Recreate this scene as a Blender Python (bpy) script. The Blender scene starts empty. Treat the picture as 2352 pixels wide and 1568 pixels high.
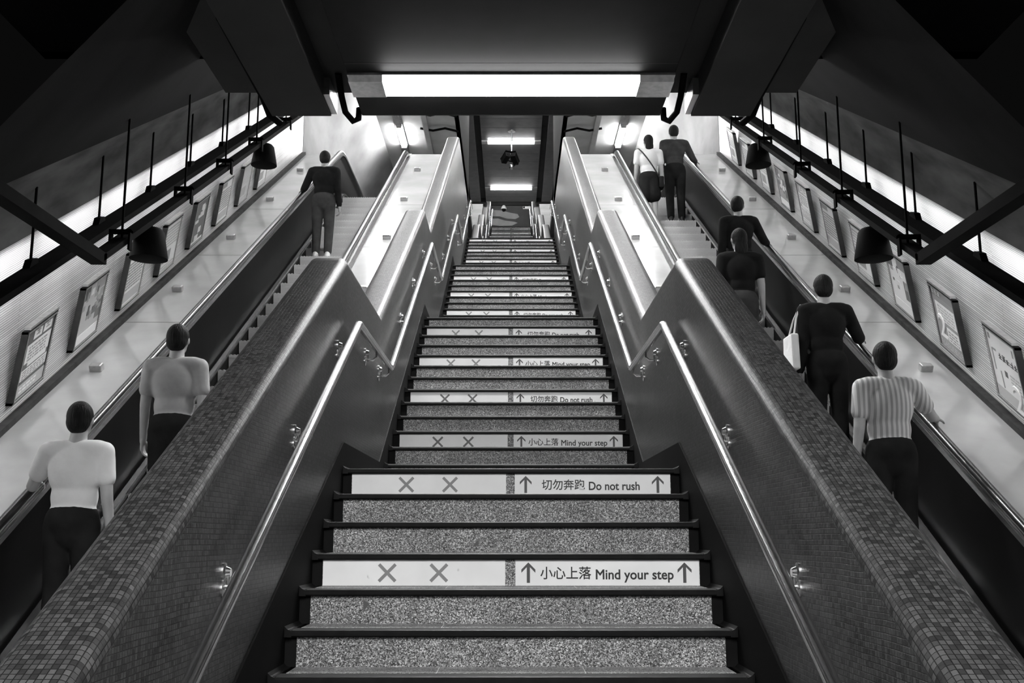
import bpy, bmesh, math, random
from mathutils import Vector, Matrix

SC = bpy.context.scene
COL = SC.collection
R = math.radians
T30 = math.tan(R(30)); C30 = math.cos(R(30))

# ------------------------------------------------------------------ camera
EYE = 0.538                                    # eye height above step zero (floor is at -1.05)
cam = bpy.data.cameras.new('camera')
cam.sensor_width = 36.0
cam.lens = 36.0 * 2424 / 2352
cam.shift_x = 2 / 2352
cam.clip_start = 0.05
cam.clip_end = 200
camo = bpy.data.objects.new('camera', cam)
COL.objects.link(camo)
camo.location = (0, 0, EYE)
camo.rotation_euler = (R(90 + 10.35), 0, 0)
SC.camera = camo

# ------------------------------------------------------------------ world and exposure
w = bpy.data.worlds.new('world')
SC.world = w
w.use_nodes = True
w.node_tree.nodes['Background'].inputs[0].default_value = (1, 1, 1, 1)
w.node_tree.nodes['Background'].inputs[1].default_value = 0.003
SC.view_settings.view_transform = 'Standard'
SC.view_settings.look = 'None'
SC.view_settings.gamma = 1
SC.view_settings.use_curve_mapping = False
SC.view_settings.exposure = 0.0
LUM = dict(near=45.0, mid=380.0, fore=650.0, side=260.0, row=80.0, wash=34.0, lobby=690.0, far=80.0)


# ------------------------------------------------------------------ materials
def mat(name, col, rough=.5, metal=0., spec=.5, coat=0.):
    m = bpy.data.materials.new(name)
    m.use_nodes = True
    b = m.node_tree.nodes['Principled BSDF']
    b.inputs['Base Color'].default_value = (col, col, col, 1)
    b.inputs['Roughness'].default_value = rough
    b.inputs['Metallic'].default_value = metal
    b.inputs['Specular IOR Level'].default_value = spec
    b.inputs['Coat Weight'].default_value = coat
    return m


def nodes(m):
    nt = m.node_tree
    return nt, nt.nodes, nt.links, nt.nodes['Principled BSDF']


def ramp(N, stops):
    r = N.new('ShaderNodeValToRGB')
    e = r.color_ramp.elements
    while len(e) < len(stops):
        e.new(.5)
    for i, (p, c) in enumerate(stops):
        e[i].position = p
        e[i].color = (c, c, c, 1)
    return r


def math_node(N, L, op, a, b=None):
    n = N.new('ShaderNodeMath')
    n.operation = op
    for i, s in enumerate((a, b)):
        if s is None:
            continue
        if isinstance(s, (int, float)):
            n.inputs[i].default_value = s
        else:
            L.new(s, n.inputs[i])
    return n.outputs[0]


def mix(N, L, fac, a, b, mode='MIX'):
    n = N.new('ShaderNodeMix')
    n.data_type = 'RGBA'
    n.blend_type = mode
    for idx, s in ((0, fac), (6, a), (7, b)):
        if isinstance(s, (int, float)):
            n.inputs[idx].default_value = s if idx == 0 else (s, s, s, 1)
        else:
            L.new(s, n.inputs[idx])
    return n.outputs[2]


def noisy(name, lo, hi, scale, rough=.5, metal=0., stretch=(1, 1, 1), bump=0., spec=.5, coat=0.):
    """plain surface with a soft mottling"""
    m = mat(name, .5, rough, metal, spec, coat)
    nt, N, L, b = nodes(m)
    tc = N.new('ShaderNodeTexCoord')
    mp = N.new('ShaderNodeMapping')
    mp.inputs['Scale'].default_value = stretch
    L.new(tc.outputs['Object'], mp.inputs[0])
    t = N.new('ShaderNodeTexNoise')
    t.inputs['Scale'].default_value = scale
    t.inputs['Detail'].default_value = 6
    L.new(mp.outputs[0], t.inputs[0])
    r = ramp(N, [(.3, lo), (.7, hi)])
    L.new(t.outputs[0], r.inputs[0])
    L.new(r.outputs[0], b.inputs['Base Color'])
    if bump:
        bp = N.new('ShaderNodeBump')
        bp.inputs['Strength'].default_value = bump
        bp.inputs['Distance'].default_value = .01
        L.new(t.outputs[0], bp.inputs['Height'])
        L.new(bp.outputs[0], b.inputs['Normal'])
    return m


def granite(name, joints=True):
    m = mat(name, .4, .55)
    nt, N, L, b = nodes(m)
    tc = N.new('ShaderNodeTexCoord')
    oi = N.new('ShaderNodeObjectInfo')
    add = N.new('ShaderNodeVectorMath')
    add.operation = 'MULTIPLY_ADD'
    add.inputs[1].default_value = (1, 1, 1)
    cb = N.new('ShaderNodeCombineXYZ')
    L.new(math_node(N, L, 'MULTIPLY', oi.outputs['Random'], 37.), cb.inputs[0])
    L.new(math_node(N, L, 'MULTIPLY', oi.outputs['Random'], 91.), cb.inputs[1])
    L.new(tc.outputs['Object'], add.inputs[0])
    L.new(cb.outputs[0], add.inputs[2])
    v = N.new('ShaderNodeTexVoronoi')
    v.inputs['Scale'].default_value = 240
    L.new(add.outputs[0], v.inputs[0])
    bw = N.new('ShaderNodeSeparateColor')
    L.new(v.outputs['Color'], bw.inputs[0])
    r = ramp(N, [(0., .012), (.2, .03), (.38, .12), (.75, .24), (1., .60)])
    L.new(bw.outputs[0], r.inputs[0])
    n = N.new('ShaderNodeTexNoise')
    n.inputs['Scale'].default_value = 5
    n.inputs['Detail'].default_value = 5
    L.new(add.outputs[0], n.inputs[0])
    r2 = ramp(N, [(.3, .72), (.7, 1.15)])
    L.new(n.outputs[0], r2.inputs[0])
    c = mix(N, L, 1., r.outputs[0], r2.outputs[0], 'MULTIPLY')
    # a few dark scuffs and chewing gum spots
    n2 = N.new('ShaderNodeTexNoise')
    n2.inputs['Scale'].default_value = 9
    n2.inputs['Detail'].default_value = 2
    L.new(add.outputs[0], n2.inputs[0])
    r3 = ramp(N, [(.72, 0.), (.75, 1.)])
    L.new(n2.outputs[0], r3.inputs[0])
    c = mix(N, L, r3.outputs[0], c, .06)
    if joints:
        sx = N.new('ShaderNodeSeparateXYZ')
        L.new(tc.outputs['Object'], sx.inputs[0])
        d = math_node(N, L, 'ABSOLUTE', math_node(N, L, 'SUBTRACT', math_node(N, L, 'ABSOLUTE', sx.outputs[0]), .295))
        c = mix(N, L, math_node(N, L, 'LESS_THAN', d, .0012), c, .75 if joints == 2 else .12)
    L.new(c, b.inputs['Base Color'])
    return m


def tiles(name, tw, th, lo, hi, grout, rough, mortar=.002, offset=0., bump=.35, stain=.25, coat=0., spec=.5):
    """small mosaic tiles laid along the UV map (metres)"""
    m = mat(name, .3, rough, 0, spec, coat)
    nt, N, L, b = nodes(m)
    uv = N.new('ShaderNodeUVMap')
    nz = N.new('ShaderNodeTexNoise')
    nz.inputs['Scale'].default_value = 3
    L.new(uv.outputs[0], nz.inputs[0])
    ad = N.new('ShaderNodeVectorMath')
    ad.operation = 'MULTIPLY_ADD'
    ad.inputs[1].default_value = (.012, .012, 0)
    L.new(nz.outputs['Color'], ad.inputs[0])
    L.new(uv.outputs[0], ad.inputs[2])
    br = N.new('ShaderNodeTexBrick')
    br.offset = offset
    br.inputs['Color1'].default_value = (lo, lo, lo, 1)
    br.inputs['Color2'].default_value = (hi, hi, hi, 1)
    br.inputs['Mortar'].default_value = (grout, grout, grout, 1)
    br.inputs['Scale'].default_value = 1
    br.inputs['Mortar Size'].default_value = mortar
    br.inputs['Mortar Smooth'].default_value = .2
    br.inputs['Brick Width'].default_value = tw
    br.inputs['Row Height'].default_value = th
    L.new(ad.outputs[0], br.inputs[0])
    n2 = N.new('ShaderNodeTexNoise')
    n2.inputs['Scale'].default_value = 1.6
    n2.inputs['Detail'].default_value = 6
    L.new(uv.outputs[0], n2.inputs[0])
    r2 = ramp(N, [(.3, 1 - stain), (.7, 1 + stain * .5)])
    L.new(n2.outputs[0], r2.inputs[0])
    c = mix(N, L, 1., br.outputs[0], r2.outputs[0], 'MULTIPLY')
    L.new(c, b.inputs['Base Color'])
    bp = N.new('ShaderNodeBump')
    bp.inputs['Strength'].default_value = bump
    bp.inputs['Distance'].default_value = .003
    bp.invert = True
    n3 = N.new('ShaderNodeTexNoise')
    n3.inputs['Scale'].default_value = 55
    L.new(uv.outputs[0], n3.inputs[0])
    h = math_node(N, L, 'ADD', br.outputs['Fac'], math_node(N, L, 'MULTIPLY', n3.outputs[0], .5))
    L.new(h, bp.inputs['Height'])
    L.new(bp.outputs[0], b.inputs['Normal'])
    return m


def emit(name, strength):
    m = bpy.data.materials.new(name)
    m.use_nodes = True
    b = m.node_tree.nodes['Principled BSDF']
    b.inputs['Base Color'].default_value = (.9, .9, .9, 1)
    b.inputs['Emission Color'].default_value = (1, 1, 1, 1)
    b.inputs['Emission Strength'].default_value = strength
    return m


M_GRAN = granite('granite', 1)
M_TREAD = granite('granite_tread', 2)
M_NOSE = noisy('dark_nosing', .003, .007, 20, .5, spec=.12)
M_BLACK = noisy('black_paint', .003, .006, 8, .7, spec=.08)
M_MOSAIC = tiles('mosaic', .0185, .0165, .018, .074, .008, .40, .0014, .0, .6, .25, spec=.4)
M_WALL = tiles('wall_mosaic', 6.0, .018, .66, .86, .34, .38, .0035, .37, .7, .22)
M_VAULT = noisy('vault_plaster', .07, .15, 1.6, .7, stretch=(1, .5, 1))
M_DECK = noisy('pale_deck', .33, .45, 1.5, .14, spec=.6, coat=.1)
M_SEAM = mat('seam', .12, .7)
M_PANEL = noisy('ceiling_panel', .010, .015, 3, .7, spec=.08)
M_STREAK_SHADE = noisy('streaked_shade_plaster', .035, .13, 5, .8, stretch=(1, .12, .5), spec=.1)  # streaked plaster; its darkness paints in the shade above the trunking
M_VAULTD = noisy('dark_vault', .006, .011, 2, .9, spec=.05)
M_PANELLIT = noisy('lit_ceiling_panel', .10, .14, 3, .6)  # lighter copy of the panel colour, brightness around the far lights painted in
M_SLAB = noisy('dark_slab', .022, .032, 2, .8, spec=.2)
M_DARK = noisy('dark_ceiling', .025, .035, 2, .8, spec=.2)
M_GREY = noisy('grey_ceiling', .16, .22, 2, .7)
M_STEEL = noisy('brushed_steel', .62, .80, 30, .22, 1., (1, .05, 1))
M_STEEL2 = noisy('dull_steel', .42, .55, 30, .34, 1., (1, .05, 1))
M_RUBBER = noisy('handrail_rubber', .010, .018, 10, .28)
M_GLASS = noisy('dark_balustrade', .003, .006, 2, .6, spec=.06)
M_STEP = noisy('grooved_step', .42, .56, 60, .5, .3, (8, 1, 1))
M_TRUNK = noisy('trunking_black', .0025, .005, 6, .7, spec=.03)
M_WHITE = noisy('sign_white', .66, .76, 4, .45)


def scuffs(m):
    """a few small dark kick marks"""
    nt, N, L, b = nodes(m)
    src = b.inputs['Base Color'].links[0].from_socket
    tc = N.new('ShaderNodeTexCoord')
    oi = N.new('ShaderNodeObjectInfo')
    cb = N.new('ShaderNodeCombineXYZ')
    L.new(math_node(N, L, 'MULTIPLY', oi.outputs['Random'], 53.), cb.inputs[0])
    mp = N.new('ShaderNodeMapping')
    mp.inputs['Scale'].default_value = (1, 1, .45)
    L.new(tc.outputs['Object'], mp.inputs[0])
    L.new(cb.outputs[0], mp.inputs[1])
    n = N.new('ShaderNodeTexNoise')
    n.inputs['Scale'].default_value = 22
    n.inputs['Detail'].default_value = 3
    L.new(mp.outputs[0], n.inputs[0])
    r = ramp(N, [(.70, 0.), (.78, .7)])
    L.new(n.outputs[0], r.inputs[0])
    L.new(mix(N, L, r.outputs[0], src, .12), b.inputs['Base Color'])


scuffs(M_WHITE)
M_CROSS = mat('sign_grey', .20, .5)
M_CROSS2 = mat('sign_dark_grey', .10, .5)
M_ARROW = mat('sign_arrow', .055, .5)
M_INK = mat('sign_ink', .012, .5)
M_FRAME = noisy('frame_aluminium', .35, .5, 20, .35, .8)
M_PAPER = mat('poster_white', .86, .3)
M_PMID = mat('poster_mid', .30, .35)
M_PDARK = mat('poster_dark', .05, .35)
M_PSOFT = mat('poster_pale', .50, .35)
M_LNEAR = emit('tube_near', LUM['near'])
M_LMID = emit('tube_mid', LUM['mid'])
M_LFORE = emit('fill_fore', LUM['fore'])
M_LWASH = emit('tube_wash', LUM['wash'])
M_LSIDE = emit('tube_side', LUM['side'])
M_LLOBBY = emit('tube_lobby', LUM['lobby'])
M_LROW = emit('tube_row', LUM['row'])
M_LFAR = emit('tube_far', LUM['far'])
M_SKIN = noisy('skin', .36, .42, 12, .5)
M_HAIR = noisy('hair', .006, .016, 90, .65, stretch=(1, 1, .12), bump=1., spec=.2)
M_CWHITE = noisy('white_cloth', .70, .80, 7, .9, bump=.7, spec=.2)
M_CLIGHT = noisy('grey_cloth', .33, .45, 7, .9, bump=.7, spec=.2)
M_CDARK = noisy('dark_cloth', .009, .018, 7, .9, bump=.7, spec=.1)
M_CMID = noisy('charcoal_cloth', .035, .06, 9, .9, spec=.1)
M_SHOE = mat('shoe_black', .015, .4)
M_SHOEW = mat('shoe_white', .7, .5)
M_EYE = mat('eye', .55, .2)


def striped(name):
    m = mat(name, .5, .8)
    nt, N, L, b = nodes(m)
    tc = N.new('ShaderNodeTexCoord')
    wv = N.new('ShaderNodeTexWave')
    wv.bands_direction = 'X'
    wv.inputs['Scale'].default_value = 9
    L.new(tc.outputs['Object'], wv.inputs[0])
    r = ramp(N, [(.45, .62), (.6, .34)])
    L.new(wv.outputs[0], r.inputs[0])
    L.new(r.outputs[0], b.inputs['Base Color'])
    return m


M_STRIPE = striped('striped_cloth')


# ------------------------------------------------------------------ mesh helpers
class MB:
    def __init__(self):
        self.v, self.f, self.uv, self.sm = [], [], [], []

    def quad(self, pts, uvs=None, smooth=False):
        i = len(self.v)
        self.v += [tuple(p) for p in pts]
        self.f.append(list(range(i, i + len(pts))))
        self.uv.append(uvs)
        self.sm.append(smooth)

    def box(self, x0, x1, y0, y1, z0, z1, mtx=None):
        c = [Vector((x, y, z)) for x in (x0, x1) for y in (y0, y1) for z in (z0, z1)]
        if mtx:
            c = [mtx @ p for p in c]
        i = len(self.v)
        self.v += [tuple(p) for p in c]
        for q in ((0, 1, 3, 2), (4, 6, 7, 5), (0, 4, 5, 1), (2, 3, 7, 6), (0, 2, 6, 4), (1, 5, 7, 3)):
            self.f.append([i + a for a in q])
            self.uv.append(None)
            self.sm.append(False)

    def prism(self, poly, x0, x1):
        """poly: (y, z) outline extruded from x0 to x1"""
        n = len(poly)
        i = len(self.v)
        self.v += [(x0, y, z) for y, z in poly] + [(x1, y, z) for y, z in poly]
        self.f.append([i + k for k in range(n)])
        self.f.append([i + n + k for k in range(n - 1, -1, -1)])
        for k in range(n):
            self.f.append([i + k, i + n + k, i + n + (k + 1) % n, i + (k + 1) % n])
        self.uv += [None] * (n + 2)
        self.sm += [False] * (n + 2)

    def beam(self, path, x0, x1, d0, d1, smooth=False):
        """box section following a (y, z) path, d0..d1 measured vertically from it"""
        i = len(self.v)
        for y, z in path:
            self.v += [(x0, y, z + d0), (x1, y, z + d0), (x1, y, z + d1), (x0, y, z + d1)]
        n = len(path)
        for k in range(n - 1):
            a = i + 4 * k
            for e in range(4):
                self.f.append([a + e, a + (e + 1) % 4, a + 4 + (e + 1) % 4, a + 4 + e])
        self.f.append([i, i + 1, i + 2, i + 3])
        e = i + 4 * (n - 1)
        self.f.append([e + 3, e + 2, e + 1, e])
        k = 4 * (n - 1) + 2
        self.uv += [None] * k
        self.sm += [False] * k

    def tube(self, pts, r, n=10, cap=True):
        pts = [Vector(p) for p in pts]
        rs = r if isinstance(r, (list, tuple)) else [r] * len(pts)
        i = len(self.v)
        up = None
        for k, p in enumerate(pts):
            d = (pts[min(k + 1, len(pts) - 1)] - pts[max(k - 1, 0)]).normalized()
            if up is None:
                up = Vector((0, 0, 1)) if abs(d.z) < .9 else Vector((1, 0, 0))
            s = d.cross(up).normalized()
            up = s.cross(d).normalized()
            for a in range(n):
                t = 2 * math.pi * a / n
                self.v.append(tuple(p + (s * math.cos(t) + up * math.sin(t)) * rs[k]))
        for k in range(len(pts) - 1):
            for a in range(n):
                b = i + k * n
                self.f.append([b + a, b + (a + 1) % n, b + n + (a + 1) % n, b + n + a])
                self.uv.append(None)
                self.sm.append(True)
        if cap:
            self.f.append([i + a for a in range(n - 1, -1, -1)])
            self.f.append([i + (len(pts) - 1) * n + a for a in range(n)])
            self.uv += [None, None]
            self.sm += [False, False]

    def lathe(self, prof, n=24, mtx=None):
        i = len(self.v)
        for r, z in prof:
            for a in range(n):
                t = 2 * math.pi * a / n
                p = Vector((r * math.cos(t), r * math.sin(t), z))
                self.v.append(tuple(mtx @ p if mtx else p))
        for k in range(len(prof) - 1):
            for a in range(n):
                b = i + k * n
                self.f.append([b + a, b + (a + 1) % n, b + n + (a + 1) % n, b + n + a])
                self.uv.append(None)
                self.sm.append(True)
        self.f.append([i + a for a in range(n - 1, -1, -1)])
        self.f.append([i + (len(prof) - 1) * n + a for a in range(n)])
        self.uv += [None, None]
        self.sm += [False, False]

    def build(self, name, material, parent=None, loc=None, bevel=0., sharp=None):
        me = bpy.data.meshes.new(name)
        me.from_pydata(self.v, [], self.f)
        if any(u for u in self.uv):
            l = me.uv_layers.new(name='UVMap')
            for p, u in zip(me.polygons, self.uv):
                if u:
                    for li, c in zip(p.loop_indices, u):
                        l.data[li].uv = c
        for p, s in zip(me.polygons, self.sm):
            p.use_smooth = s
        bm = bmesh.new()
        bm.from_mesh(me)
        if any(self.sm) or bevel:
            bmesh.ops.remove_doubles(bm, verts=bm.verts, dist=1e-5)
        if bevel:
            bmesh.ops.bevel(bm, geom=[e for e in bm.edges if e.is_manifold and e.calc_face_angle(0) > .5],
                            offset=bevel, segments=2, affect='EDGES', profile=.5)
        bmesh.ops.recalc_face_normals(bm, faces=bm.faces)
        bm.to_mesh(me)
        bm.free()
        if any(self.sm):
            me.set_sharp_from_angle(angle=R(45))
        me.materials.append(material)
        o = bpy.data.objects.new(name, me)
        COL.objects.link(o)
        if parent:
            o.parent = parent
        if loc:
            o.location = loc
        return o


def tag(o, label=None, cat=None, group=None, kind=None):
    if label:
        o['label'] = label
    if cat:
        o['category'] = cat
    if group:
        o['group'] = group
    if kind:
        o['kind'] = kind
    return o


def thing(name, label, cat, loc=(0, 0, 0), group=None):
    o = bpy.data.objects.new(name, None)
    o.empty_display_size = .1
    COL.objects.link(o)
    o.location = loc
    return tag(o, label, cat, group)


def struct(o):
    return tag(o, kind='structure')


def part_copy(src, parent, loc=None):
    c = src.copy()
    COL.objects.link(c)
    c.parent = parent
    if loc:
        c.location = loc
    return c


def simple(name, material, fn, parent=None, bevel=0., loc=None):
    m = MB()
    fn(m)
    return m.build(name, material, parent, loc, bevel)


def fillet(path, r, n=6):
    out = [path[0]]
    for i in range(1, len(path) - 1):
        a, p, b = Vector(path[i - 1]), Vector(path[i]), Vector(path[i + 1])
        u, v = (a - p), (b - p)
        ang = u.angle(v)
        if ang > math.pi - .02:
            out.append(tuple(p))
            continue
        t = min(r / math.tan(ang / 2), u.length * .48, v.length * .48)
        s, e = p + u.normalized() * t, p + v.normalized() * t
        for k in range(n + 1):
            q = k / n
            out.append(tuple((1 - q) ** 2 * s + 2 * q * (1 - q) * p + q * q * e))
    out.append(path[-1])
    return out


def text_mesh(body, size, name, fit=None, off=.0):
    cu = bpy.data.curves.new(name, 'FONT')
    cu.body = body
    cu.size = size
    cu.extrude = .0006
    cu.bevel_depth = off
    cu.bevel_resolution = 0
    cu.resolution_u = 6
    o = bpy.data.objects.new(name, cu)
    COL.objects.link(o)
    dg = bpy.context.evaluated_depsgraph_get()
    me = bpy.data.meshes.new_from_object(o.evaluated_get(dg))
    bpy.data.objects.remove(o)
    xs = [v.co.x for v in me.vertices]
    ys = [v.co.y for v in me.vertices]
    if xs:
        x0, x1, y0, y1 = min(xs), max(xs), min(ys), max(ys)
        sx = fit / (x1 - x0) if fit else 1
        for v in me.vertices:                      # stand it up: text x -> x, text y -> z, facing -y
            v.co = ((v.co.x - x0) * sx, -v.co.z, v.co.y)
    return me


def mesh_obj(name, me, material, parent=None, loc=None):
    me.materials.clear()
    me.materials.append(material)
    o = bpy.data.objects.new(name, me)
    COL.objects.link(o)
    if parent:
        o.parent = parent
    if loc:
        o.location = loc
    return o


# ------------------------------------------------------------------ the incline
RISE, RUN, EXT = .15, .28, 1.632
TIER = (25.37, 7.8)                    # the upper tier repeats the lower one
HW = .8875                             # half width of the granite risers
WX = .945                              # inner face of the mosaic parapets


def riser_y(k):
    if k < 45:
        return 4.522 + RUN * k + EXT * ((k + 7) // 13)
    return riser_y(k - 52) + TIER[0]


def zc(c, y):
    """height of the line parallel to the escalators lying c below the eye"""
    return EYE - c / C30 + T30 * y


def nosing_path(t):
    p = []
    for j in range(4):
        k0 = -7 + 13 * j
        p.append((riser_y(k0) - RUN, k0 * RISE))
        p.append((riser_y(k0 + 12), (k0 + 13) * RISE))
    return [(y + t * TIER[0], z + t * TIER[1]) for y, z in p]


def interp(p, y):
    if y <= p[0][0]:
        return p[0][1]
    for (a, za), (b, zb) in zip(p, p[1:]):
        if y <= b:
            return za + (zb - za) * (y - a) / (b - a)
    return p[-1][1]


# ------------------------------------------------------------------ floors, walls, ceilings
def build_floor(m):
    m.box(-4.6, 4.6, -6, 3.2, -1.25, -1.05)


struct(simple('floor', M_DECK, build_floor))
def concourse_floor(m):
    m.box(-4.2, 4.2, 21.95, 28.2, 6.45, 6.745)
    for s in (-1, 1):
        m.box(s * 1.2, s * 4.2, 22.6, 28.2, 6.44, 6.744)


struct(simple('floor_concourse', M_DECK, concourse_floor))
tag(simple('floor_upper_hall', M_DECK, lambda m: m.box(-6, 6, 47.5, 58, 14.25, 14.545)), kind='structure')

WALLP = [(4.03, 3.75), (4.03, 3.45), (4.03, 2.9), (4.03, 2.55), (3.98, 2.25), (3.915, 2.07), (3.87, 1.95), (3.6, 1.59), (3.4, 1.39), (3.2, 1.19),
         (2.55, .54), (1.7, -.31)]


def wall_mesh(s):
    m = MB()
    crown = MB()
    streak = MB()
    ys = [5.6 + (19.4 - 5.6) * i / 24 for i in range(25)]
    vv = [0]
    for a, b in zip(WALLP, WALLP[1:]):
        vv.append(vv[-1] + math.dist(a, b))
    for i in range(len(ys) - 1):
        for j in range(len(WALLP) - 1):
            q, uvs = [], []
            for (yy, jj) in ((ys[i], j), (ys[i + 1], j), (ys[i + 1], j + 1), (ys[i], j + 1)):
                x, c = WALLP[jj]
                q.append((s * x, yy, zc(c, yy)))
                uvs.append((yy / C30, vv[jj]))
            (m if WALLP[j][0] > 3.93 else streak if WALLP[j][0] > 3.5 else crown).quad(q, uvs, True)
    # concourse beyond the top of the incline: wall, haunch and flat ceiling with the same outline
    prof = [(4.03, 6.7), (4.03, 8.8), (3.98, 9.1), (3.87, 9.45), (3.6, 9.85), (3.2, 10.3)]
    vv = [0]
    for a, b in zip(prof, prof[1:]):
        vv.append(vv[-1] + math.dist(a, b))
    return m, crown, streak, prof, vv


for s, nm in ((-1, 'left'), (1, 'right')):
    m, crown, streak, prof, vv = wall_mesh(s)
    struct(streak.build('wall_%s_haunch' % nm, M_STREAK_SHADE))
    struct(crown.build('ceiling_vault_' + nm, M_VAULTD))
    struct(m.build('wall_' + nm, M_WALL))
    m2 = MB()
    for j in range(len(prof) - 1):
        a, b = prof[j], prof[j + 1]
        m2.quad([(s * a[0], 19.4, a[1]), (s * a[0], 36, a[1]), (s * b[0], 36, b[1]), (s * b[0], 19.4, b[1])], None, True)
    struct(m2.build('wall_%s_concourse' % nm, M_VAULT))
    # panel joints of the concourse wall, parallel to the incline
    tr = MB()
    for y0 in (19.41,):
        tr.box(s * 4.03 - .006, s * 4.03 + .006, y0, y0 + .03, 7.7, 8.8)
    struct(tr.build('trim_1' if s < 0 else 'trim_2', M_SEAM))
    struct(simple('wall_%s_lobby' % nm, M_DARK, lambda m: m.box(s * 4.03, s * 4.2, -6, 5.6, -1.05, 5.0)))
    struct(simple('ceiling_concourse_' + nm, M_GREY, lambda m: m.box(s * 1.27, s * 3.25, 19.4, 36, 10.3, 10.5)))
    # dark trim where the tiled wall meets the deck
    tb = MB()
    p = [(y, zc(3.45, y)) for y in (5.6, 19.35)]
    tb.beam(p, s * 3.955, s * 4.035, -.02, .055)
    struct(tb.build('baseboard_' + nm, M_CMID))


def centre_ceiling(m):
    a = [(8.9, zc(-.31, 8.9)), (29.5, zc(-.31, 29.5)), (38, zc(-.31, 29.5) + .0)]
    m.beam(a, -1.72, 1.72, 0, .2)


struct(simple('ceiling_stairwell', M_DARK, centre_ceiling))
struct(simple('ceiling_lobby', M_SLAB, lambda m: m.box(-4.2, 4.2, -6, 8.9, 4.75, 4.9)))
struct(simple('ceiling_added_trough', M_SLAB, lambda m: m.box(-.45, .45, -6, 4.5, 4.70, 4.745)))  # top of an unseen trough, added to keep lobby light off side walls
struct(simple('wall_header', M_SLAB, lambda m: m.box(-4.2, 4.2, 8.75, 8.9, 4.75, 8.6)))
def slab_lower(m):
    m.box(-2.5, 2.5, 4.4, 8.7, 4.34, 4.7)
    m.box(-2.5, -.42, -6, 4.4, 4.34, 4.7)
    m.box(.42, 2.5, -6, 4.4, 4.34, 4.7)


struct(simple('ceiling_slab_lower', M_SLAB, slab_lower))
struct(simple('ceiling_slab_upper', M_SLAB, lambda m: m.box(-2.6, 2.6, 30, 52.6, 17.72, 18.1)))
struct(simple('wall_back_lobby', M_DARK, lambda m: m.box(-4.2, 4.2, -6.2, -6, -1.05, 4.9)))
struct(simple('wall_back_hall', M_DARK, lambda m: m.box(-6, 6, 58, 58.2, 14.5, 20.6)))
struct(simple('ceiling_hall', M_SLAB, lambda m: m.box(-6, 6, 52.6, 58.2, 20.5, 20.7)))
struct(simple('wall_bulkhead', M_SLAB, lambda m: m.box(-6, 6, 52.6, 52.78, 17.35, 20.5)))
for s, nm in ((-1, 'left'), (1, 'right')):
    # walls beside the upper flights and around the upper hall
    m = MB()
    m.box(s * 4.03, s * 4.2, 36, 53, 6.5, 18.2)
    struct(m.build('wall_%s_upper' % nm, M_DARK))
    m = MB()
    m.box(s * 1.27, s * 1.35, 19.4, 30.2, 10.3, 17.8)
    struct(m.build('wall_%s_stairwell' % nm, M_DARK))

# hung ceiling panels and bulkhead boxes under the slabs
def hung(y0, y1, zb, zt, tier_name):
    for x0, x1, nm, lab in ((-1.30, 1.30, 'ceiling_panel', 'broad flat grey ceiling panel hung over the middle of the %s stairs' % tier_name),
                            (-2.09, -1.57, 'bulkhead_box', 'dark bulkhead box left of the middle ceiling panel over the %s stairs' % tier_name),
                            (1.57, 2.09, 'bulkhead_box', 'dark bulkhead box right of the middle ceiling panel over the %s stairs' % tier_name)):
        m = MB()
        far = y1 if nm == 'bulkhead_box' else y1 - .03
        if nm == 'ceiling_panel' and y0 < 0:
            # the lobby part is split by an added deep trough that limits the lobby light
            m.box(x0, x1, 4.4, far, zb, zt)
            m.box(x0, -.42, y0, 4.4, zb, zt)
            m.box(.42, x1, y0, 4.4, zb, zt)
        else:
            m.box(x0, x1, y0, far, zb, zt)
        o = m.build(nm, (M_PANEL if y0 < 0 else M_PANELLIT) if nm == 'ceiling_panel' else (M_DARK if y0 < 0 else M_PANELLIT), bevel=.006)
        tag(o, lab, 'ceiling panel', 'hung ceiling panels')
        if nm == 'ceiling_panel':
            g = MB()
            y = (4.5 if y0 < 0 else y0) + 1.1
            while y < far:
                g.box(x0, x1, y, y + .012, zb - .001, zb + .004)
                y += 1.03
            g.build('panel_joint', M_SLAB, o)


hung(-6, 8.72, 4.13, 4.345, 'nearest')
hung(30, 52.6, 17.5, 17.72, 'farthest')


# ------------------------------------------------------------------ stairs
def riser_mesh(m):
    m.box(-HW, HW, 0, .02, 0, .122)


def tread_mesh_fn(depth):
    def fn(m):
        m.box(-HW - .0, HW, .085, depth + .02, -.028, 0)
    return fn


def nose_mesh(depth):
    m = MB()
    # rounded front edge, then the black border strip
    prof = [(.085, -.001), (.0, -.001), (-.012, -.004), (-.02, -.012), (-.02, -.024), (-.014, -.03), (.085, -.03)]
    m.prism(prof, -HW - .02, HW + .02)
    for s in (-1, 1):
        m.prism([(-.019, -.03), (-.019, -.004), (-.01, 0), (depth + .02, 0), (depth + .02, -.03)], s * (HW + .02), s * (WX - .012))
        # upturned cove at the wall
        pr = [(WX - .035, -.004), (WX - .02, .002), (WX - .008, .014), (WX - .002, .034), (WX + .004, .034), (WX + .004, -.03), (WX - .035, -.03)]
        for y0, y1 in ((-.02, depth + .02),):
            n = len(pr)
            i = len(m.v)
            m.v += [(s * x, y0, z) for x, z in pr] + [(s * x, y1, z) for x, z in pr]
            m.f.append([i + k for k in range(n)])
            m.f.append([i + n + k for k in range(n - 1, -1, -1)])
            for k in range(n):
                m.f.append([i + k, i + n + k, i + n + (k + 1) % n, i + (k + 1) % n])
            m.uv += [None] * (n + 2)
            m.sm += [False] * (n + 2)
    return m


ORD = ['lowest', 'second', 'third', 'fourth', 'fifth', 'sixth', 'seventh', 'topmost']
PROTO = {}


def shared(key, fn, material, parent, loc):
    if key not in PROTO:
        o = fn()
        PROTO[key] = o
        o.parent = parent
        o.location = loc
        return o
    return part_copy(PROTO[key], parent, loc)


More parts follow.
